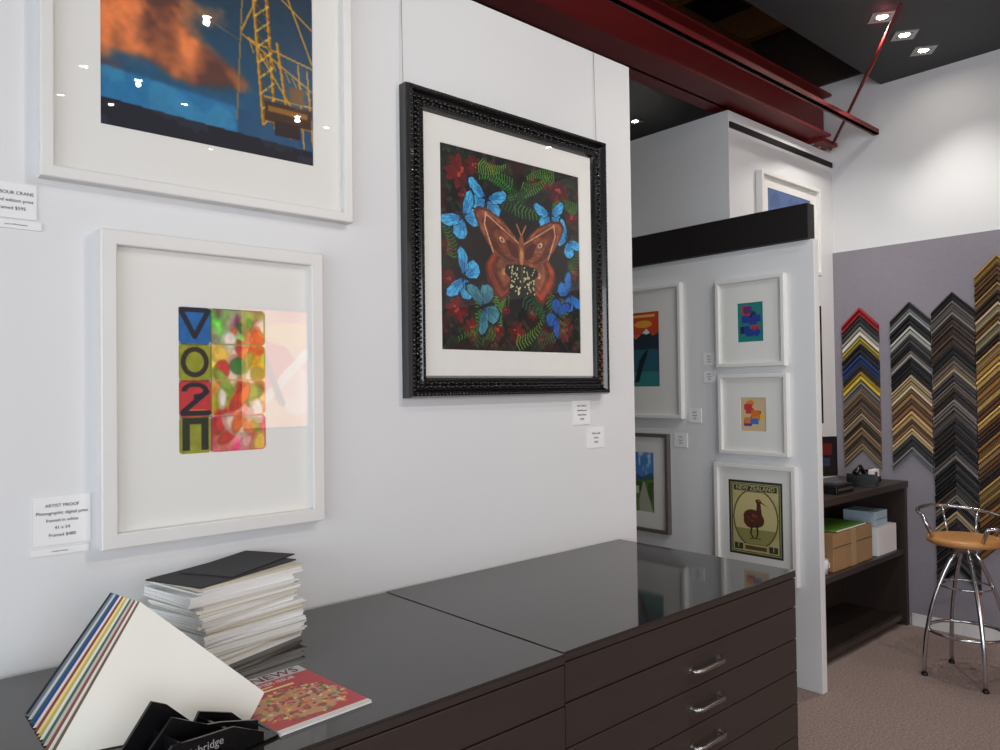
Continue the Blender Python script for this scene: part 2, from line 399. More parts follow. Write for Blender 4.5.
# ======================================================== ART
def art_crane():
    im=Img(240,220,1.0); U,V=im.U,im.V
    top=np.array([14,38,54.]);bot=np.array([28,98,140.])
    im.C[:]=top*V[...,None]+bot*(1-V[...,None])
    n=fbm(U*.8,V*1.3,3.6,3,5); n2=fbm(U,V,8,13,4)
    env=1.2*np.exp(-((U-.14)**2/.06+(V-.56)**2/.045))+1.05*np.exp(-((U-.44)**2/.08+(V-.42+.12*U)**2/.012))
    cl=np.clip((env*1.0+n*.9+n2*.5-.98)*3.5,0,1)
    sh=np.clip((n2-.3)*2.4,0,1)
    oc=np.stack([96+158*sh,52+86*sh,38+34*sh],-1)
    im.put(cl,oc,.95)
    im.put(np.clip((V-.46+.25*(n-.5))*6,0,1)*cl*(sh>.3),np.array([244,140,66.]),.5)
    im.put(np.clip((n-.5)*5,0,1)*(V<.36)*(V>.22),np.array([58,50,66.]),.6)
    sea=V<.26-.08*U
    im.put(sea,np.array([30,118,168.])); im.put(sea&(n2>.5),np.array([66,146,184.]),.5); im.put(sea&(U>.6),np.array([24,50,84.]),.6)
    im.blur(5)
    im.put(V<.12-.05*U,np.array([12,18,34.])); im.put((V<.12-.05*U)&(n2>.58),np.array([36,44,64.]),.7)
    g=[206,146,34]; g2=[120,80,22]; g3=[238,190,70]
    for a in ((.67,1,.735,.16),(.74,1,.80,.14),(.81,.58,.88,.12)):
        im.put(im.seg(*a,.009),g2); im.put(im.seg(a[0]-.005,a[1],a[2]-.005,a[3],.005),g)
    for a in ((.62,.58,.80,1.0),(.62,.58,1.0,.38),(.66,.56,1.0,.50),(.72,.30,1.,.30),(.74,.18,1.,.18),(.92,.5,.95,.08),(.97,.48,1.0,.1),(.79,1,1.0,.52),(.70,.9,1.0,.70),(.72,.5,.95,.18)):
        im.put(im.seg(*a,.0045),g)
    for i in range(11):
        t=.16+i*.075; x0=.735-.065*(t-.16)/.84; x1=.80-.06*(t-.16)/.84
        im.put(im.seg(x0,t,x1,t+.065,.0035),g3); im.put(im.seg(x1,t,x0,t+.065,.0035),g2)
    for i in range(9): im.put(im.seg(.66+.038*i,.57-.024*i,.685+.038*i,.50-.02*i,.003),g)
    im.put(im.rect(.74,.18,.99,.28),[66,44,26]); im.put(im.rect(.76,.23,.97,.26),[150,104,36]); im.put(im.rect(.79,.12,.93,.19),[40,30,30])
    im.put(im.rect(.87,.30,.95,.38),[104,74,30])
    im.put(im.seg(.05,.66,.62,.80,.0025),[150,120,70]); im.put(im.seg(.63,.76,.60,.16,.004),[150,116,60]); im.put(im.seg(.59,.78,.67,.80,.009),[190,160,70])
    im.put(im.seg(.28,.66,.62,.54,.0025),[130,106,74])
    im.blur(1); im.grain(.93,1.07,30,55)
    return im
def art_moth():
    im=Img(300,305,.98); U,V=im.U,im.V
    im.C[:]=[9,10,11]
    n=fbm(U,V,8,5,4); n2=fbm(U,V,24,15,3); n4=fbm(U,V,34,25,3)
    edge=np.clip((np.hypot((U-.5)*1.0,(V-.5))-.22)*4,0,1)
    im.put(np.clip((n-.48)*7,0,1)*edge,np.array([66,14,18.]),.8)
    im.put(np.clip((n2-.50)*8,0,1)*edge,np.array([26,48,30.]),.7)
    im.put(np.clip((n4-.60)*9,0,1)*edge,np.array([74,96,56.]),.5)
    r=random.Random(4)
    def fern(x,y,ang,Ln,c,curl=.5):
        a=math.radians(ang); N=13
        dk=[q*.45 for q in c]
        for k in range(N):
            t=k/N; aa=a+curl*t; px=x+math.cos(aa)*Ln*t; py=y+math.sin(aa)*Ln*t; l=.036*(1-t)+.008
            for s in (1,-1):
                b=aa+s*1.15; im.put(im.seg(px,py,px+math.cos(b)*l,py+math.sin(b)*l,.0042),dk)
        for k in range(N):
            t=k/N; aa=a+curl*t; px=x+math.cos(aa)*Ln*t; py=y+math.sin(aa)*Ln*t; l=.036*(1-t)+.008
            for s in (1,-1):
                b=aa+s*1.15; im.put(im.seg(px,py,px+math.cos(b)*l,py+math.sin(b)*l,.0020),c)
    gs=[[50,124,44],[70,148,56],[32,98,48],[104,156,54],[40,108,68]]
    for (x,y,rr) in ((.12,.88,.085),(.22,.93,.05),(.16,.76,.045),(.84,.88,.08),(.94,.76,.05),(.74,.93,.05),(.10,.20,.07),(.2,.10,.06),(.87,.13,.07),(.70,.08,.05),(.5,.10,.06),(.36,.10,.05),(.95,.46,.05),(.05,.50,.05),(.95,.58,.04),(.62,.20,.04),(.42,.21,.035),(.34,.93,.04),(.63,.92,.04),(.05,.35,.04)):
        for k in range(10):
            a=math.radians(k*41+r.random()*20); im.put(im.ell(x+.55*rr*math.cos(a),y+.55*rr*math.sin(a),rr*.5,rr*.24,math.degrees(a)),[r.randint(56,118),r.randint(12,26),r.randint(16,26)])
        for k in range(4): im.put(im.ell(x+r.uniform(-.3,.3)*rr,y+r.uniform(-.3,.3)*rr,rr*.12,rr*.1),[180,64,46])
    for (x,y,a,l) in ((.5,.76,170,.34),(.5,.76,-20,.34),(.48,.86,150,.24),(.55,.86,0,.24),(.5,.80,130,.2),(.52,.80,30,.22),(.45,.28,195,.34),(.56,.28,-40,.34),(.08,.45,90,.22),(.93,.45,60,.22),(.35,.08,160,.26),(.66,.08,-10,.26),(.98,.80,150,.2),(.3,.32,225,.22),(.75,.32,280,.22),(.2,.05,20,.28),(.5,.04,10,.28),(.25,.94,-20,.2),(.8,.95,160,.22),(.9,.22,120,.14),(.4,.3,240,.18),(.66,.3,270,.18)):
        fern(x,y,a,l,r.choice(gs))
    def bfly(x,y,ang,s,c1=(70,176,226),c2=(24,96,170)):
        s*=1.55; a=math.radians(ang)
        def tr(px,py): return (x+(px*math.cos(a)-py*math.sin(a))*s,y+(px*math.sin(a)+py*math.cos(a))*s)
        for sd in (1,-1):
            fore=[(.01,.004),(.035,.03),(.055,.065),(.05,.085),(.03,.083),(.008,.066),(-.006,.03)]
            hind=[(0,.004),(.004,.05),(-.012,.068),(-.04,.062),(-.056,.04),(-.048,.016),(-.02,.004)]
            for P in (hind,fore):
                cx=sum(p[0] for p in P)/len(P); cy=sum(p[1] for p in P)/len(P)
                im.put(im.poly([tr(px,sd*py) for px,py in P]),[10,22,44])
                im.put(im.poly([tr((px-cx)*.86+cx*.93,sd*((py-cy)*.86+cy*.92)) for px,py in P]),c1)
                im.put(im.poly([tr((px-cx)*.45+cx*.7,sd*((py-cy)*.45+cy*.6)) for px,py in P]),c2,.45)
                for p in P[1:-1]:
                    q=tr(p[0]*.9,sd*p[1]*.9); o=tr(0,0); im.put(im.seg(o[0],o[1],q[0],q[1],.0018),[14,60,120],.6)
        q=tr(.04,0);o=tr(-.03,0); im.put(im.seg(o[0],o[1],q[0],q[1],.005*s),[14,14,18])
    bfly(.30,.765,80,1.10);bfly(.145,.655,130,1.1);bfly(.77,.745,100,1.0);bfly(.90,.625,50,.95)
    bfly(.15,.36,160,1.1);bfly(.28,.225,200,1.1,(70,140,150),(40,84,100));bfly(.91,.325,30,.95,(40,120,200));bfly(.81,.205,-30,.9,(34,90,170))
    cx,cy=.545,.50; Z=1.06
    def shade(mask,c,k=.35):
        im.put(mask,np.stack([c[0]*(1-k+2*k*n2),c[1]*(1-k+2*k*n2),c[2]*(1-k+2*k*n2)],-1))
    for s in (1,-1):
        P=[(0,.05),(.04,.10),(.12,.165),(.22,.21),(.29,.215),(.315,.185),(.285,.12),(.235,.05),(.19,-.0),(.10,-.04),(0,-.03)]
        H=[(0,.02),(.13,.0),(.20,.0),(.245,-.06),(.235,-.13),(.19,-.19),(.145,-.235),(.10,-.2),(.06,-.16),(.02,-.10)]
        P=[(x*Z,y*Z) for x,y in P]; H=[(x*Z,y*Z) for x,y in H]
        shade(im.poly([(cx+s*x,cy+y) for x,y in H]),[96,32,16])
        shade(im.poly([(cx+s*(x*.90+.01),cy+y*.90) for x,y in H]),[150,58,28])
        shade(im.poly([(cx+s*(x*.74+.02),cy+y*.74-.01) for x,y in H]),[104,44,24])
        shade(im.poly([(cx+s*(x*.5+.05),cy+y*.6-.02) for x,y in H]),[136,78,48])
        shade(im.poly([(cx+s*x,cy+y) for x,y in P]),[84,36,24])
        shade(im.poly([(cx+s*(x*.93+.006),cy+y*.93) for x,y in P]),[140,78,50])
        shade(im.poly([(cx+s*(x*.80+.012),cy+y*.80) for x,y in P]),[100,44,28])
        shade(im.poly([(cx+s*(x*.55+.015),cy+y*.55) for x,y in P]),[134,70,42])
        shade(im.poly([(cx+s*(x*.3+.01),cy+y*.35) for x,y in P]),[76,30,24])
        im.put(im.seg(cx+s*.02,cy+.07,cx+s*.25,cy+.195,.004),[200,146,108]); im.put(im.seg(cx+s*.20,cy+.0,cx+s*.26,cy+.14,.004),[214,162,120]); im.put(im.seg(cx+s*.26,cy+.14,cx+s*.25,cy+.2,.004),[214,162,120])
        im.put(im.ell(cx+s*.14,cy+.075,.020,.012,35*s),[220,180,144]); im.put(im.ell(cx+s*.14,cy+.075,.009,.006,35*s),[60,26,20]); im.put(im.ell(cx+s*.13,cy-.09,.014,.018),[196,132,86])
        for k in range(5): im.put(im.seg(cx+s*.03,cy+.02,cx+s*(.16+.03*k),cy+.19-.05*k,.0015),[60,26,20],.7)
        im.put(im.seg(cx,cy+.11,cx+s*.035,cy+.17,.004),[190,124,66])
    im.put(im.ell(cx,cy+.03,.022,.085),[140,74,36]); im.put(im.ell(cx,cy+.0,.012,.05),[190,130,80])
    for s in (1,-1):
        im.put(im.poly([(cx,cy-.04),(cx+s*.11,cy-.05),(cx+s*.125,cy-.09),(cx+s*.08,cy-.12),(cx+s*.10,cy-.18),(cx+s*.05,cy-.225),(cx,cy-.16)]),[8,8,8])
        for k in range(34):
            im.put(im.ell(cx+s*(.008+.09*r.random()),cy-.055-.15*r.random(),.006,.004,r.random()*90),[206,208,150])
    im.put(im.ell(cx,cy-.10,.010,.06),[60,56,30])
    im.grain(.8,1.2,50,66)
    return im
def art_abstract():
    im=Img(150,240,.62); U,V=im.U,im.V
    im.C[:]=[236,234,228]
    n=fbm(U,V,6,21,4); n2=fbm(U,V,9,31,4)
    cells=[[(22,100,170),(96,150,60),(120,150,80)],[(150,152,30),(190,170,60),(220,170,50)],[(196,50,50),(225,150,110),(224,110,60)],[(150,150,40),(190,80,110),(205,80,90)]]
    def rr(x0,y0,x1,y1,rad=.03):
        cx=(x0+x1)/2;cy=(y0+y1)/2
        dx=np.maximum(np.abs(U-cx)*im.asp-((x1-x0)/2*im.asp-rad),0);dy=np.maximum(np.abs(V-cy)-((y1-y0)/2-rad),0); return np.hypot(dx,dy)<rad
    inner=np.zeros_like(U,bool)
    for r in range(4):
        y1=1-.25*r; y0=y1-.25
        c=np.array(cells[r],float)
        im.put(rr(.0,y0+.001,.36,y1-.001),c[0]); 
        im.put(rr(.35,y0+.001,1.,y1-.001),c[1])
        m=rr(.37,y0+.003,.99,y1-.003); inner|=m
        blob=np.stack([c[2][0]+240*(n-.5),c[2][1]+330*(n2-.45),c[2][2]+240*(n-.5)],-1)
        im.put(m,blob,.95)
    im.put(rr(.02,.27,.33,.30),[240,130,40])
    r=random.Random(12)
    palette=[(240,240,224),(236,130,70),(245,214,190),(60,130,50),(214,60,50),(246,200,80),(150,180,60),(245,170,170),(250,236,226),(240,110,40)]
    for k in range(40):
        x,y=r.uniform(.42,.96),r.uniform(.03,.97); c=r.choice(palette); a=r.uniform(-60,60); rx,ry=r.uniform(.03,.07),r.uniform(.06,.12)
        im.put(im.ell(x,y,rx,ry,a)&inner,[q*.8 for q in c],.8); im.put(im.ell(x+.01,y+.008,rx*.7,ry*.7,a)&inner,c,.8)
    im.blur(4,inner)
    k=[18,20,34]; w=.017
    im.put(im.seg(.04,.965,.18,.80,w)|im.seg(.32,.965,.18,.80,w)|im.seg(.02,.98,.34,.98,.014),k)
    o=im.ell(.18,.625,.095,.105)&~im.ell(.18,.625,.062,.070); im.put(o,[44,34,24]); 
    o=im.ell(.18,.43,.09,.055)&~im.ell(.18,.43,.056,.026)&~im.rect(0,.36,.17,.425); im.put(o,k); im.put(im.seg(.31,.42,.05,.285,w)|im.seg(.05,.275,.33,.275,w),k)
    im.put((im.rect(.04,.02,.33,.24)&~im.rect(.12,.02,.25,.20)),[34,40,20])
    im.put(np.abs(U-.36)<.008,[60,40,30],.5)
    for y in (.25,.5,.75): im.put((np.abs(V-y+.008*np.sin(U*9))<.004)&(U<.38),[50,40,34],.6)
    im.blur(1); im.grain(.88,1.12,30,8)
    return im
def art_patch(seed,bg,cols,asp=.75):
    im=Img(50,66,asp); im.C[:]=bg; r=random.Random(seed)
    for k in range(12):
        x,y=r.uniform(.25,.8),r.uniform(.15,.85); im.put(im.rect(x-.16,y-.09,x+.16,y+.09) if k%3 else im.ell(x,y,.11,.09,r.random()*90,3),r.choice(cols))
    return im
def art_stamp():
    im=Img(150,190,.79); U,V=im.U,im.V
    im.C[:]=[40,42,38]
    im.put(im.rect(.04,.03,.96,.97),[178,172,120]); im.put(im.rect(.055,.042,.945,.958),[54,50,36]); 
    n=fbm(U,V,10,9,3)
    im.put(im.rect(.07,.055,.93,.945),np.stack([176+30*n,170+26*n,112+30*n],-1))
    im.put(im.ell(.5,.5,.33,.40)&im.rect(.07,.15,.93,.86),[92,84,52]); im.put(im.ell(.5,.5,.31,.38)&im.rect(.08,.16,.92,.85),[206,194,136])
    im.put(im.ell(.5,.5,.31,.38)&im.rect(.08,.16,.92,.36),[150,148,84])
    b=[84,40,22]
    im.put(im.ell(.47,.50,.155,.115,-18),b); im.put(im.ell(.42,.47,.11,.10,0),b)
    im.put(im.poly([(.56,.52),(.62,.56),(.60,.70),(.53,.72),(.52,.60),(.48,.56)]),b); im.put(im.ell(.56,.73,.042,.034,-15),b)
    im.put(im.poly([(.58,.745),(.60,.715),(.76,.66),(.60,.735)]),[50,28,18])
    im.put(im.seg(.44,.42,.41,.30,.013)|im.seg(.41,.30,.45,.24,.010)|im.seg(.52,.42,.54,.31,.013)|im.seg(.54,.31,.51,.24,.010),[60,32,20])
    im.put(im.seg(.45,.24,.53,.235,.006)|im.seg(.51,.24,.59,.235,.006)|im.seg(.45,.24,.40,.225,.006),[60,32,20])
    im.put(im.ell(.46,.51,.10,.05,-20)&(n>.5),[130,70,36]); im.put(im.ell(.57,.74,.006,.006),[230,220,180])
    im.put(im.rect(.10,.865,.90,.935),[54,50,36])
    im.put(im.rect(.10,.07,.26,.155)|im.rect(.74,.07,.90,.155),[54,50,36]); im.put(im.rect(.3,.08,.70,.13),[96,70,40])
    return im
def art_land():
    im=Img(50,80,.6); U,V=im.U,im.V
    n=fbm(U,V,7,41,4)
    im.C[:]=[70,140,205]; im.put(np.clip((n-.5)*5,0,1)*(V>.6),np.array([230,236,240.]),.9)
    im.put(V<.62+.03*np.sin(U*9),[60,96,110]); im.put(V<.52+.05*(U-.5),[92,130,52])
    im.put((V<.5)&(n>.5),[60,96,36]); im.put(im.poly([(.3,0),(.95,0),(.62,.5),(.56,.5)]),[176,176,160]); im.put(im.rect(.1,.3,.4,.42),[210,205,190]); im.put((V<.2)&(U<.4),[120,140,50])
    return im
def art_poster():
    im=Img(90,120,.75); U,V=im.U,im.V
    im.C[:]=[38,120,130]; im.put(V>.66,[206,66,30]); im.put(im.ell(.62,.84,.16,.05),[240,190,60],.8); im.put(V<.70,[210,110,60])
    im.put(V<.60,[30,92,112])
    im.put(im.poly([(0,.62),(.25,.72),(.45,.64),(.7,.78),(.85,.68),(1,.72),(1,.5),(0,.5)]),[24,44,60]); im.put(im.poly([(.6,.72),(.7,.78),(.78,.72),(.7,.70)]),[220,224,226])
    im.put(V<.2,[44,130,130])
    im.put(im.poly([(.40,.06),(.50,.06),(.62,.30),(.72,.44),(.64,.46),(.5,.34)]),[12,16,22]); im.put(im.ell(.70,.47,.03,.02,40),[12,16,22]); im.put(im.seg(.45,.08,.3,.04,.012),[12,16,22])
    im.put(im.rect(.1,.93,.9,.97),[240,220,120],.8)
    return im

framed('framed_harbour_print',(.757,W,2.465),'main',.81,.83,.028,.035,M_whitef,art_crane(),.562,.565,0.006,.02)
framed('framed_abstract_print',(.766,W,1.562),'main',.583,.765,.036,.04,M_whitef,art_abstract(),.232,.378,.01,.02)
framed('framed_butterfly_print',(1.832,W,2.024),'main',.955,1.003,.072,.05,M_blackf,art_moth(),.672,.685,0.002,.0,ornate=True)
for x,z1 in ((1.362,2.53),(2.29,2.53)):
    mb=MB(); mb.tube([(x,W-.004,2.9),(x,W-.012,z1)],.0011,M_wire,6); mb.obj('hanging_wire')

def label(loc,wall,w,h,lines):
    e=empty('price_label',loc,ROT[wall]); mb=MB(); mb.box((-w/2,-.004,-h/2),(w/2,-.0005,h/2),M_paper); mb.obj('card',e,loc=(0,0,0))
    n=len(lines); s=h/(n+1.6)
    for i,t in enumerate(lines): text_mesh(t,s*.62,M_ink,'text_%d'%(i+1),e,TX(0,-.0045,h/2-s*(i+1.3)))
label((.400,W,1.259),'main',.118,.112,['ARTIST PROOF','Photographic digital print','framed in white','41 x 54','Framed $480'])
label((.30,W,1.99),'main',.10,.080,['HARBOUR CRANE','limited edition print','Framed $595'])
label((.31,W,1.936),'main',.10,.018,['print 1 of 50, all enquiries'])
label((.395,W,1.188),'main',.12,.016,['all enquiries welcome'])
label((2.19,W,1.452),'main',.095,.095,['BUTTERFLY','archival print','black frame','$950'])
label((2.27,W,1.35),'main',.10,.08,['Moth study','Giclee','$950'])

PXx=3.70
framed('framed_penguin_poster',(PXx,2.89,1.755),'panel',.64,.79,.022,.03,M_whitef,art_poster(),.31,.45,0,.02)
framed('framed_small_print',(PXx,2.137,1.888),'panel',.405,.48,.022,.03,M_whitef,art_patch(5,[24,128,124],[[190,40,50],[30,60,150],[20,30,70],[60,60,130],[90,50,120],[26,40,96]]),.15,.21)
framed('framed_small_print',(PXx,2.13,1.393),'panel',.405,.435,.022,.03,M_whitef,art_patch(8,[214,190,150],[[220,120,40],[60,120,190],[230,200,60],[200,60,60],[90,60,140],[230,130,50]]),.15,.18)
e=framed('framed_kiwi_stamp_print',(PXx,2.13,.82),'panel',.475,.612,.024,.03,M_whitef,art_stamp(),.315,.40,0,.016)
M_cream=mat('ink_cream',(214,204,150),.7)
text_mesh('NEW ZEALAND',.032,M_cream,'title_text',e,TX(0,-.0105,.016+.16))
for x in (-.102,.102): text_mesh('1',.034,M_cream,'numeral',e,TX(x,-.0105,.016-.154))
framed('framed_landscape_print',(PXx,2.885,.972),'panel',.42,.59,.02,.03,M_brownf,art_land(),.19,.36)
for (y,z,w,h) in ((2.40,1.70,.075,.07),(2.40,1.60,.075,.065),(2.50,1.38,.085,.08),(2.60,1.235,.09,.08)):
    label((PXx,y,z),'panel',w,h,['PRINT','framed','$180'])
framed('framed_blue_print',(4.56,2.366,2.56),'main',.76,.58,.025,.04,M_whitef,(lambda im:(im.put(im.U>-1,[60,96,150]),im.put(fbm(im.U,im.V,5,2,3)>.52,[40,66,120],.6),im)[2])(Img(50,40,1.25)),.55,.40)
framed('framed_dark_picture',(4.78,2.366,1.68),'main',.30,.78,.03,.03,M_blackf,(lambda im:(im.put(im.U>-1,[40,34,36]),im)[1])(Img(10,20,.5)),.2,.66)

# ======================================================== chevrons
mb=MB(); M_chev=mat_attr('moulding_samples',0.4)
palA=[(150,26,34),(60,60,62),(206,200,186),(216,190,70),(28,30,36),(50,80,150),(70,60,54),(214,180,60),(150,146,138),(150,120,80),(110,90,76),(140,112,90),(180,160,130),(90,74,68),(150,120,90),(100,84,70),(170,146,110),(120,96,76)]
palB=[(60,62,64),(150,152,152),(30,30,32),(170,170,164),(90,90,92),(36,34,34),(150,142,134),(24,24,26),(18,18,20),(186,162,124),(180,160,122),(150,116,76),(130,90,56),(186,150,100),(160,120,76),(196,170,124)]
palC=[(40,28,24),(66,62,64),(92,80,70),(26,24,26),(120,112,106),(80,62,52),(30,28,28),(104,96,90),(150,140,124),(62,46,40),(20,20,22),(170,150,116),(46,42,42),(110,96,84)]
palD=[(176,134,64),(150,106,48),(186,150,84),(104,72,38),(140,100,54),(190,172,132),(90,56,34),(170,134,80),(54,36,28)]
pals=[palA,palB,palC,palD]
cols=[(2.19,2.06,1.10,0),(1.876,2.07,1.06,1),(1.63,2.108,.34,2),(1.385,2.307,.60,3)]
for k in range(17): cols.append((1.14-.245*k,2.25+.05*((k*7)%3),.7,(k*3+1)%4))
rr=random.Random(11)
for (yc,zt,zb,pi) in cols:
    z=zt; i=0
    while z>zb+.05:
        wd=rr.choice([.04,.045,.05,.06,.065]); c=pals[pi][i%len(pals[pi])] if pi<2 else rr.choice(pals[pi]); q=rr.uniform(.8,1.08); c=[min(255,a*q) for a in c]
        hw=.120; d=rr.uniform(.014,.026); xw=XF-.012
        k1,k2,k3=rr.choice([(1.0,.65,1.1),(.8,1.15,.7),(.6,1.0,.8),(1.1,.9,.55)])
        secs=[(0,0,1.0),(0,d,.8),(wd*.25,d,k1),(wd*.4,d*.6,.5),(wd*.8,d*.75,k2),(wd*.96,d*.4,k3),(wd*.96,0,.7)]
        for s in (1,-1):
            for q in range(len(secs)-1):
                u0,h0,f0=secs[q]; u1,h1,f1=secs[q+1]
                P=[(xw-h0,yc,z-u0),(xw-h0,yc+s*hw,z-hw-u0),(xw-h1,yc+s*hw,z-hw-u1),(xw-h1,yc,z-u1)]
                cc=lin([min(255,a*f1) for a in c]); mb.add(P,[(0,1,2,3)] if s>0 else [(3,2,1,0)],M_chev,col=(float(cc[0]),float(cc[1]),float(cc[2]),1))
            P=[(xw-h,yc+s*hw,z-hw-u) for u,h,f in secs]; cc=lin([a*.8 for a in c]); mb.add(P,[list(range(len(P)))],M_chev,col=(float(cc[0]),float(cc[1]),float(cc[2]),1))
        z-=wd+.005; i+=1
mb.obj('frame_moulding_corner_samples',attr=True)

# ======================================================== desk + contents
mb=MB(); M_desk=mat('desk_dark_wood',(52,42,38),.4,var=.2,vscale=6,stretch=(1,1,10))
mb.box((3.86,1.91,.88),(5.18,2.355,.92),M_desk,bev=.002); mb.box((5.14,1.92,0),(5.18,2.355,.88),M_desk); mb.box((3.86,1.92,0),(3.90,2.355,.88),M_desk)
mb.box((3.9,1.93,.455),(5.14,2.34,.487),M_desk); mb.box((3.9,2.33,.03),(5.14,2.35,.88),M_desk); mb.box((3.9,1.94,.04),(5.14,2.33,.07),M_desk)
mb.obj('counter_desk')
M_card=mat('cardboard',(164,128,88),.85,var=.08,vscale=20)
mb=MB(); mb.box((4.22,1.96,.4875),(4.74,2.28,.70),M_card,bev=.003); mb.box((4.22,1.958,.62),(4.74,1.962,.624),M_ink); mb.box((4.45,1.957,.488),(4.51,2.28,.7015),mat('tape',(180,150,108),.3)); mb.obj('cardboard_box')
M_green=mat('green_folder',(110,160,60),.5); mb=MB(); mb.box((4.28,1.97,.703),(4.68,2.25,.712),M_green,bev=.002); mb.box((4.29,1.968,.704),(4.67,1.972,.711),M_paper); mb.obj('green_folder')
mb=MB(); mb.box((4.80,1.95,.4875),(5.08,2.2,.66),M_paper,bev=.003); mb.box((4.80,2.07,.66),(5.08,2.075,.6615),M_ink); mb.obj('white_box')
mb=MB(); mb.box((4.84,1.98,.6625),(5.02,2.18,.75),mat('pale_blue_card',(170,190,206),.6),bev=.003); mb.box((4.84,1.979,.70),(5.02,1.981,.703),M_ink); mb.obj('pale_blue_box')
mb=MB(); mb.lathe([(0,0),(.03,0),(.036,.08),(.033,.08),(.028,.005),(0,.005)],(4.16,2.0,.4875),M_paper,20); mb.tube([(4.165+.03,2.0,.505),(4.22-.0,1.985,.515),(4.216,1.985,.54),(4.194,2.0,.55)],.004,M_paper,8); mb.obj('paper_mug')
e=empty('counter_monitor',(4.46,2.17,.9205),(0,0,math.radians(-28)))
mb=MB(); mb.box((-.09,-.05,0),(.09,.07,.012),M_black,bev=.003); mb.box((-.02,.01,.01),(.02,.03,.12),M_black); mb.box((-.15,-.01,.07),(.15,.015,.31),M_black,bev=.004); mb.obj('monitor_body',e,loc=(0,0,0))
im=Img(60,48,1.2); im.C[:]=[16,14,18]; im.put(im.rect(.1,.55,.9,.9),[90,22,22]); im.put(im.rect(.15,.2,.45,.45),[110,90,80]); im.put(im.rect(.55,.2,.85,.45),[40,50,80])
art_mesh(im,.27,.20,'screen',e,(0,-.0115,.19),M_printgloss)
mb=MB(); mb.box((4.26,1.95,.9205),(4.48,2.06,.972),M_black,bev=.006); mb.box((4.28,1.948,.94),(4.46,1.952,.952),M_nickel); mb.box((4.30,1.97,.972),(4.44,2.04,.982),M_ink); mb.obj('receipt_printer')
mb=MB()
mb.prism([(-.1,0),(.1,0),(.1,.03),(-.1,.08)],.16,M_black,M=Matrix.Translation((4.75,2.10,.921))@Matrix.Rotation(.3,4,'Z')@Matrix.Rotation(math.pi/2,4,'X'))
mb.tube([(4.66,2.02,1.005),(4.71,2.01,1.04),(4.80,2.03,1.0),(4.85,2.03,.965)],[.02,.015,.015,.02],M_black,10)
mb.obj('desk_telephone')
mb=MB(); mb.box((4.94,2.02,.9205),(5.04,2.08,.935),M_black); mb.box((4.94,2.065,.935),(5.04,2.08,1.0),M_black); mb.box((4.945,2.03,.936),(5.035,2.06,1.0),M_paper); mb.box((4.97,2.0295,.955),(5.01,2.031,.985),M_red); mb.box((4.94,2.02,.935),(5.04,2.028,.955),M_black); mb.obj('business_card_holder')

# ======================================================== stool
sc=(4.47,1.375)
M_seat=mat('seat_timber',(184,130,76),.4,var=.15,vscale=5,stretch=(1,9,1))
mb=MB()
mb.lathe([(0,.70),(.165,.70),(.178,.708),(.18,.722),(.172,.733),(.14,.738),(0,.735)],(*sc,0),M_seat,40)
mb.lathe([(0,.66),(.07,.66),(.075,.68),(.12,.70)],(*sc,0),M_chrome,24)
for k in range(4):
    a=math.radians(38+90*k); c,s=math.cos(a),math.sin(a)
    pts=[]
    for t in np.linspace(0,1,12):
        z=.67-.67*t
        pts.append((sc[0]+c*(.04+.17*(1-(1-t)**2.2)),sc[1]+s*(.04+.17*(1-(1-t)**2.2)),max(z,.008)))
    mb.tube(pts,.011,M_chrome,10)
    mb.lathe([(0,0),(.016,0),(.016,.012),(.011,.014)],(pts[-1][0],pts[-1][1],0),M_black,12)
mb.tube([(sc[0]+.18*math.cos(t),sc[1]+.18*math.sin(t),.24) for t in np.linspace(0,2*math.pi,33)[:-1]],.009,M_chrome,8,closed=True)
mb.tube([(sc[0]+.125*math.cos(t),sc[1]+.125*math.sin(t),.48) for t in np.linspace(0,2*math.pi,33)[:-1]],.006,M_chrome,8,closed=True)
hp=[(sc[0]+.215*math.cos(t),sc[1]+.215*math.sin(t),.84+.03*math.sin(t*1.0+.4)) for t in np.linspace(-2.35,2.35,29)]
st=[(sc[0]+.15*math.cos(-2.35),sc[1]+.15*math.sin(-2.35),.71)]; en=[(sc[0]+.15*math.cos(2.35),sc[1]+.15*math.sin(2.35),.71)]
mb.tube(st+hp+en,.010,M_chrome,10)
for t in (-.8,0,.8): mb.tube([(sc[0]+.16*math.cos(t),sc[1]+.16*math.sin(t),.705),(sc[0]+.215*math.cos(t),sc[1]+.215*math.sin(t),.84+.03*math.sin(t+.4))],.007,M_chrome,8)
mb.obj('bar_stool')

# ======================================================== mat board stack
mb=MB(); rr=random.Random(5); z=.9305
M_b1=mat('board_offwhite',(226,222,212),.8,var=.02); M_b2=mat('board_cream',(212,204,184),.8,var=.02); M_b3=mat('board_grey',(176,176,174),.8,var=.02); M_b4=mat('board_core',(240,240,238),.8); M_dk=mat('board_charcoal',(52,52,56),.75,var=.05)
i=0; ox=0;oa=0
while z<1.112:
    th=rr.choice([.0025,.003,.0035,.0045,.006]); m=rr.choice([M_b4,M_b1,M_b4,M_b2,M_b4,M_b1])
    if i%5==0: ox=rr.uniform(-.018,.014); oa=rr.uniform(-.11,.10)
    a=math.radians(15)+oa+rr.uniform(-.025,.025); w=.278+rr.uniform(-.012,.012); d=.198+rr.uniform(-.006,.004)
    R=Matrix.Translation((.722+ox+rr.uniform(-.005,.005),1.828+ox*.3,z))@Matrix.Rotation(a,4,'Z')
    mb.box((-w/2,-d/2,0),(w/2,d/2,th),m,M=R); z+=th+.0003; i+=1
R=Matrix.Translation((.720,1.838,z))@Matrix.Rotation(math.radians(22),4,'Z')
mb.box((-.155,-.09,0),(.15,.09,.003),M_dk,M=R)
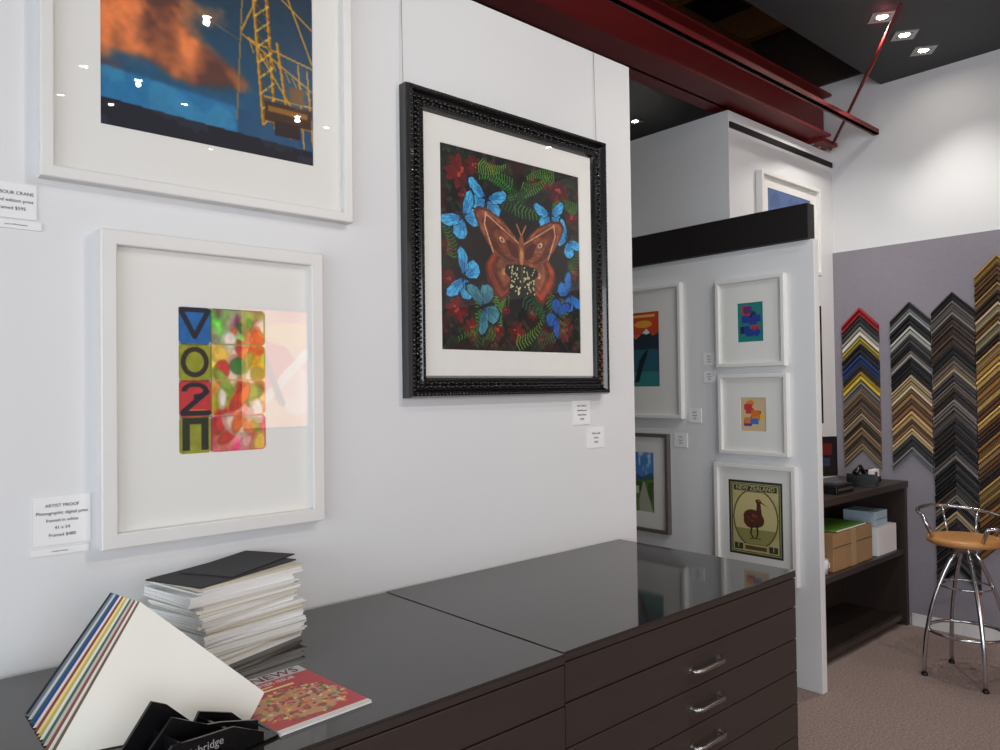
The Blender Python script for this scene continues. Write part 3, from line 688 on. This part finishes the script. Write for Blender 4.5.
R=Matrix.Translation((.742,1.853,z+.0035))@Matrix.Rotation(math.radians(30),4,'Z'); mb.box((-.10,-.08,0),(.15,.072,.003),M_dk,M=R)
mb.obj('mat_board_stack')

# ======================================================== fanned mat samples
mb=MB()
cols_=[(40,44,60),(120,126,130),(206,206,204),(60,96,110),(40,72,140),(232,226,210),(150,60,64),(236,220,150),(206,180,90),(240,238,230),(80,110,90),(206,200,190),(148,80,70),(240,236,226),(120,100,80),(232,228,218)]
N=len(cols_)
T0=Vector((.44,1.545,1.152));L0=Vector((.277,1.477,.932));R0=Vector((.625,1.405,.97));B0=Vector((.590,1.391,.932))
for i,c in enumerate(cols_):
    k=1-i/(N-1)
    T=T0+Vector((-.028,.095,.004))*k; Lp=L0+Vector((.002,.24,0))*k; Rp=R0+Vector((0,.15,-.0))*k; Bp=B0+Vector((0,.16,0))*k
    n=(Lp-T).cross(Rp-T).normalized(); th=.0035 if i<N-1 else .004
    m=mat('sample_colour_%d'%i,c,.8,var=.02)
    P=[Lp,Bp,Rp,T]; Q=[p-n*th*(1 if n.y<0 else -1) for p in P]
    Q=[Vector((q.x,q.y,max(q.z,.931))) for q in Q]
    mb.add([tuple(p) for p in P+Q],[(0,1,2,3),(7,6,5,4),(0,4,5,1),(1,5,6,2),(2,6,7,3),(3,7,4,0)],m)
mb.obj('mat_sample_fan')
e=empty('sample_holder',(.462,1.314,.931),(0,0,math.radians(12)))
mb=MB(); RX=Matrix.Rotation(math.pi/2,4,'X')
mb.prism([(-.15,0),(-.06,.108),(-.035,.095),(.03,.03),(.03,0)],.006,M_black,M=Matrix.Translation((0,.035,0))@RX)
mb.prism([(-.13,0),(-.045,.085),(.02,.05),(.045,.045),(.12,.022),(.12,0)],.006,M_black,M=Matrix.Translation((0,.0,0))@RX)
mb.prism([(.0,0),(.035,.055),(.10,.03),(.13,.0)],.006,M_black,M=Matrix.Translation((0,.05,0))@RX)
mb.prism([(-.13,0),(-.07,.06),(-.02,.055),(.04,.05),(.10,.02),(.10,0)],.005,M_black,M=Matrix.Translation((0,-.045,0))@RX)
mb.box((-.14,-.05,0),(.13,.05,.004),M_black); mb.box((-.06,-.048,0),(-.055,.035,.06),M_black); mb.box((.04,-.048,0),(.045,.045,.04),M_black)
mb.obj('holder_body',e,loc=(0,0,0))
text_mesh('bainbridge',.019,mat('ink_grey',(150,150,152),.6),'holder_text',e,TX(-.02,-.0515,.037))

# ======================================================== magazine
e=empty('magazine',(.692,1.436,.9305),(0,0,math.radians(4)))
mb=MB()
for k in range(4): mb.box((-.1+.001*k,-.14,.0012*k),(.1-.0005*k,.14,.0012*k+.001),M_paper)
mb.obj('pages',e,loc=(0,0,0))
im=Img(160,225,.7); U,V=im.U,im.V; n=fbm(U,V,8,17,4)
im.C[:]=[196,30,38]; im.put(V>.86,[196,200,204])
im.put(im.ell(.5,.36,.33,.26),[206,150,100])
r=random.Random(3)
for k in range(260):
    x,y=r.uniform(.03,.97),r.uniform(.08,.64)
    if ((x-.5)/.5)**2+((y-.36)/.28)**2>1.05: continue
    im.put(im.ell(x,y,r.uniform(.010,.03),r.uniform(.010,.02),r.random()*90),r.choice([[240,200,80],[200,40,40],[240,214,170],[90,140,50],[230,120,50],[160,30,60],[120,60,30],[220,150,80],[150,40,40]]))
for k in range(26): im.put(im.ell(r.uniform(0,1),r.uniform(.02,.66),.03,.012,r.random()*180),r.choice([[150,20,30],[230,60,50]]),.7)
im.blur(1)
im.put(im.rect(.06,.68,.7,.71)|im.rect(.06,.74,.5,.76),[250,230,150]); im.put(im.rect(0,0,1,.05),[236,230,220])
art_mesh(im,.2,.28,'cover',e,(0,0,.0052),M_printgloss,M=Matrix.Rotation(-math.pi/2,4,'X'))
text_mesh('BY NEWS',.040,mat('magazine_title',(120,20,30),.5),'title',e,Matrix.Translation((0.002,.12,.0056)))
text_mesh('SUMMER ISSUE',.018,M_paper,'subtitle',e,Matrix.Translation((0,.085,.0056)))

im=Img(50,70,.7); U,V=im.U,im.V; n=fbm(U,V,3,77,4)
im.C=np.stack([225+30*n,110+170*(n-.3),80+130*(n-.4)],-1); im.put(im.ell(.4,.5,.2,.3,30),[230,50,30],.8); im.put(im.ell(.7,.3,.15,.2),[250,210,190],.8); im.put(im.ell(.6,.8,.25,.1),[250,180,50],.8); im.put(im.seg(.1,.1,.9,.7,.04),[250,240,220],.8); im.put(im.seg(.1,.9,.5,.2,.03),[120,60,40],.8)
e=empty('lightbox_poster',(3.75,-3.995,1.8)); mb=MB(); ring(mb,1.0,1.35,[(0,0),(0,.06),(.03,.06),(.03,0)],M_blackmatte); mb.obj('lightbox_frame',e,loc=(0,0,0))
art_mesh(im,.94,1.29,'lightbox_face',e,(0,.04,0),mat_attr('lightbox_print',.5,emit=6.0))

# ======================================================== lights
def area(name,loc,rot,sx,sy,p,col):
    l=bpy.data.lights.new(name,'AREA'); l.shape='RECTANGLE'; l.size=sx; l.size_y=sy; l.energy=p; l.color=col
    o=bpy.data.objects.new(name,l); COL.objects.link(o); o.location=loc; o.rotation_euler=rot; return o
area('window_daylight',(-1.17,-4.3,1.55),(math.radians(90),0,0),4.3,2.6,135,(.92,.96,1.0))
area('window_daylight',(-3.8,-1.1,1.55),(math.radians(90),0,math.radians(-90)),4.6,2.6,150,(.92,.96,1.0))
w=bpy.data.worlds.new('World'); scene.world=w; w.use_nodes=True
w.node_tree.nodes['Background'].inputs[0].default_value=(.7,.82,1,1); w.node_tree.nodes['Background'].inputs[1].default_value=.8

# ======================================================== camera
yaw,p,r=0.84667,0.01785,-0.01363
f=Vector((math.cos(yaw)*math.cos(p),math.sin(yaw)*math.cos(p),math.sin(p))); rt=Vector((math.sin(yaw),-math.cos(yaw),0)); up=rt.cross(f)
r2=math.cos(r)*rt+math.sin(r)*up; u2=-math.sin(r)*rt+math.cos(r)*up
cam=bpy.data.cameras.new('camera'); co=bpy.data.objects.new('camera',cam); COL.objects.link(co)
M=Matrix.Identity(4)
for i in range(3): M[i][0]=r2[i]; M[i][1]=u2[i]; M[i][2]=-f[i]
M[2][3]=1.55; co.matrix_world=M
cam.sensor_width=36; cam.lens=754.214/1000*36; cam.clip_start=.02
scene.camera=co
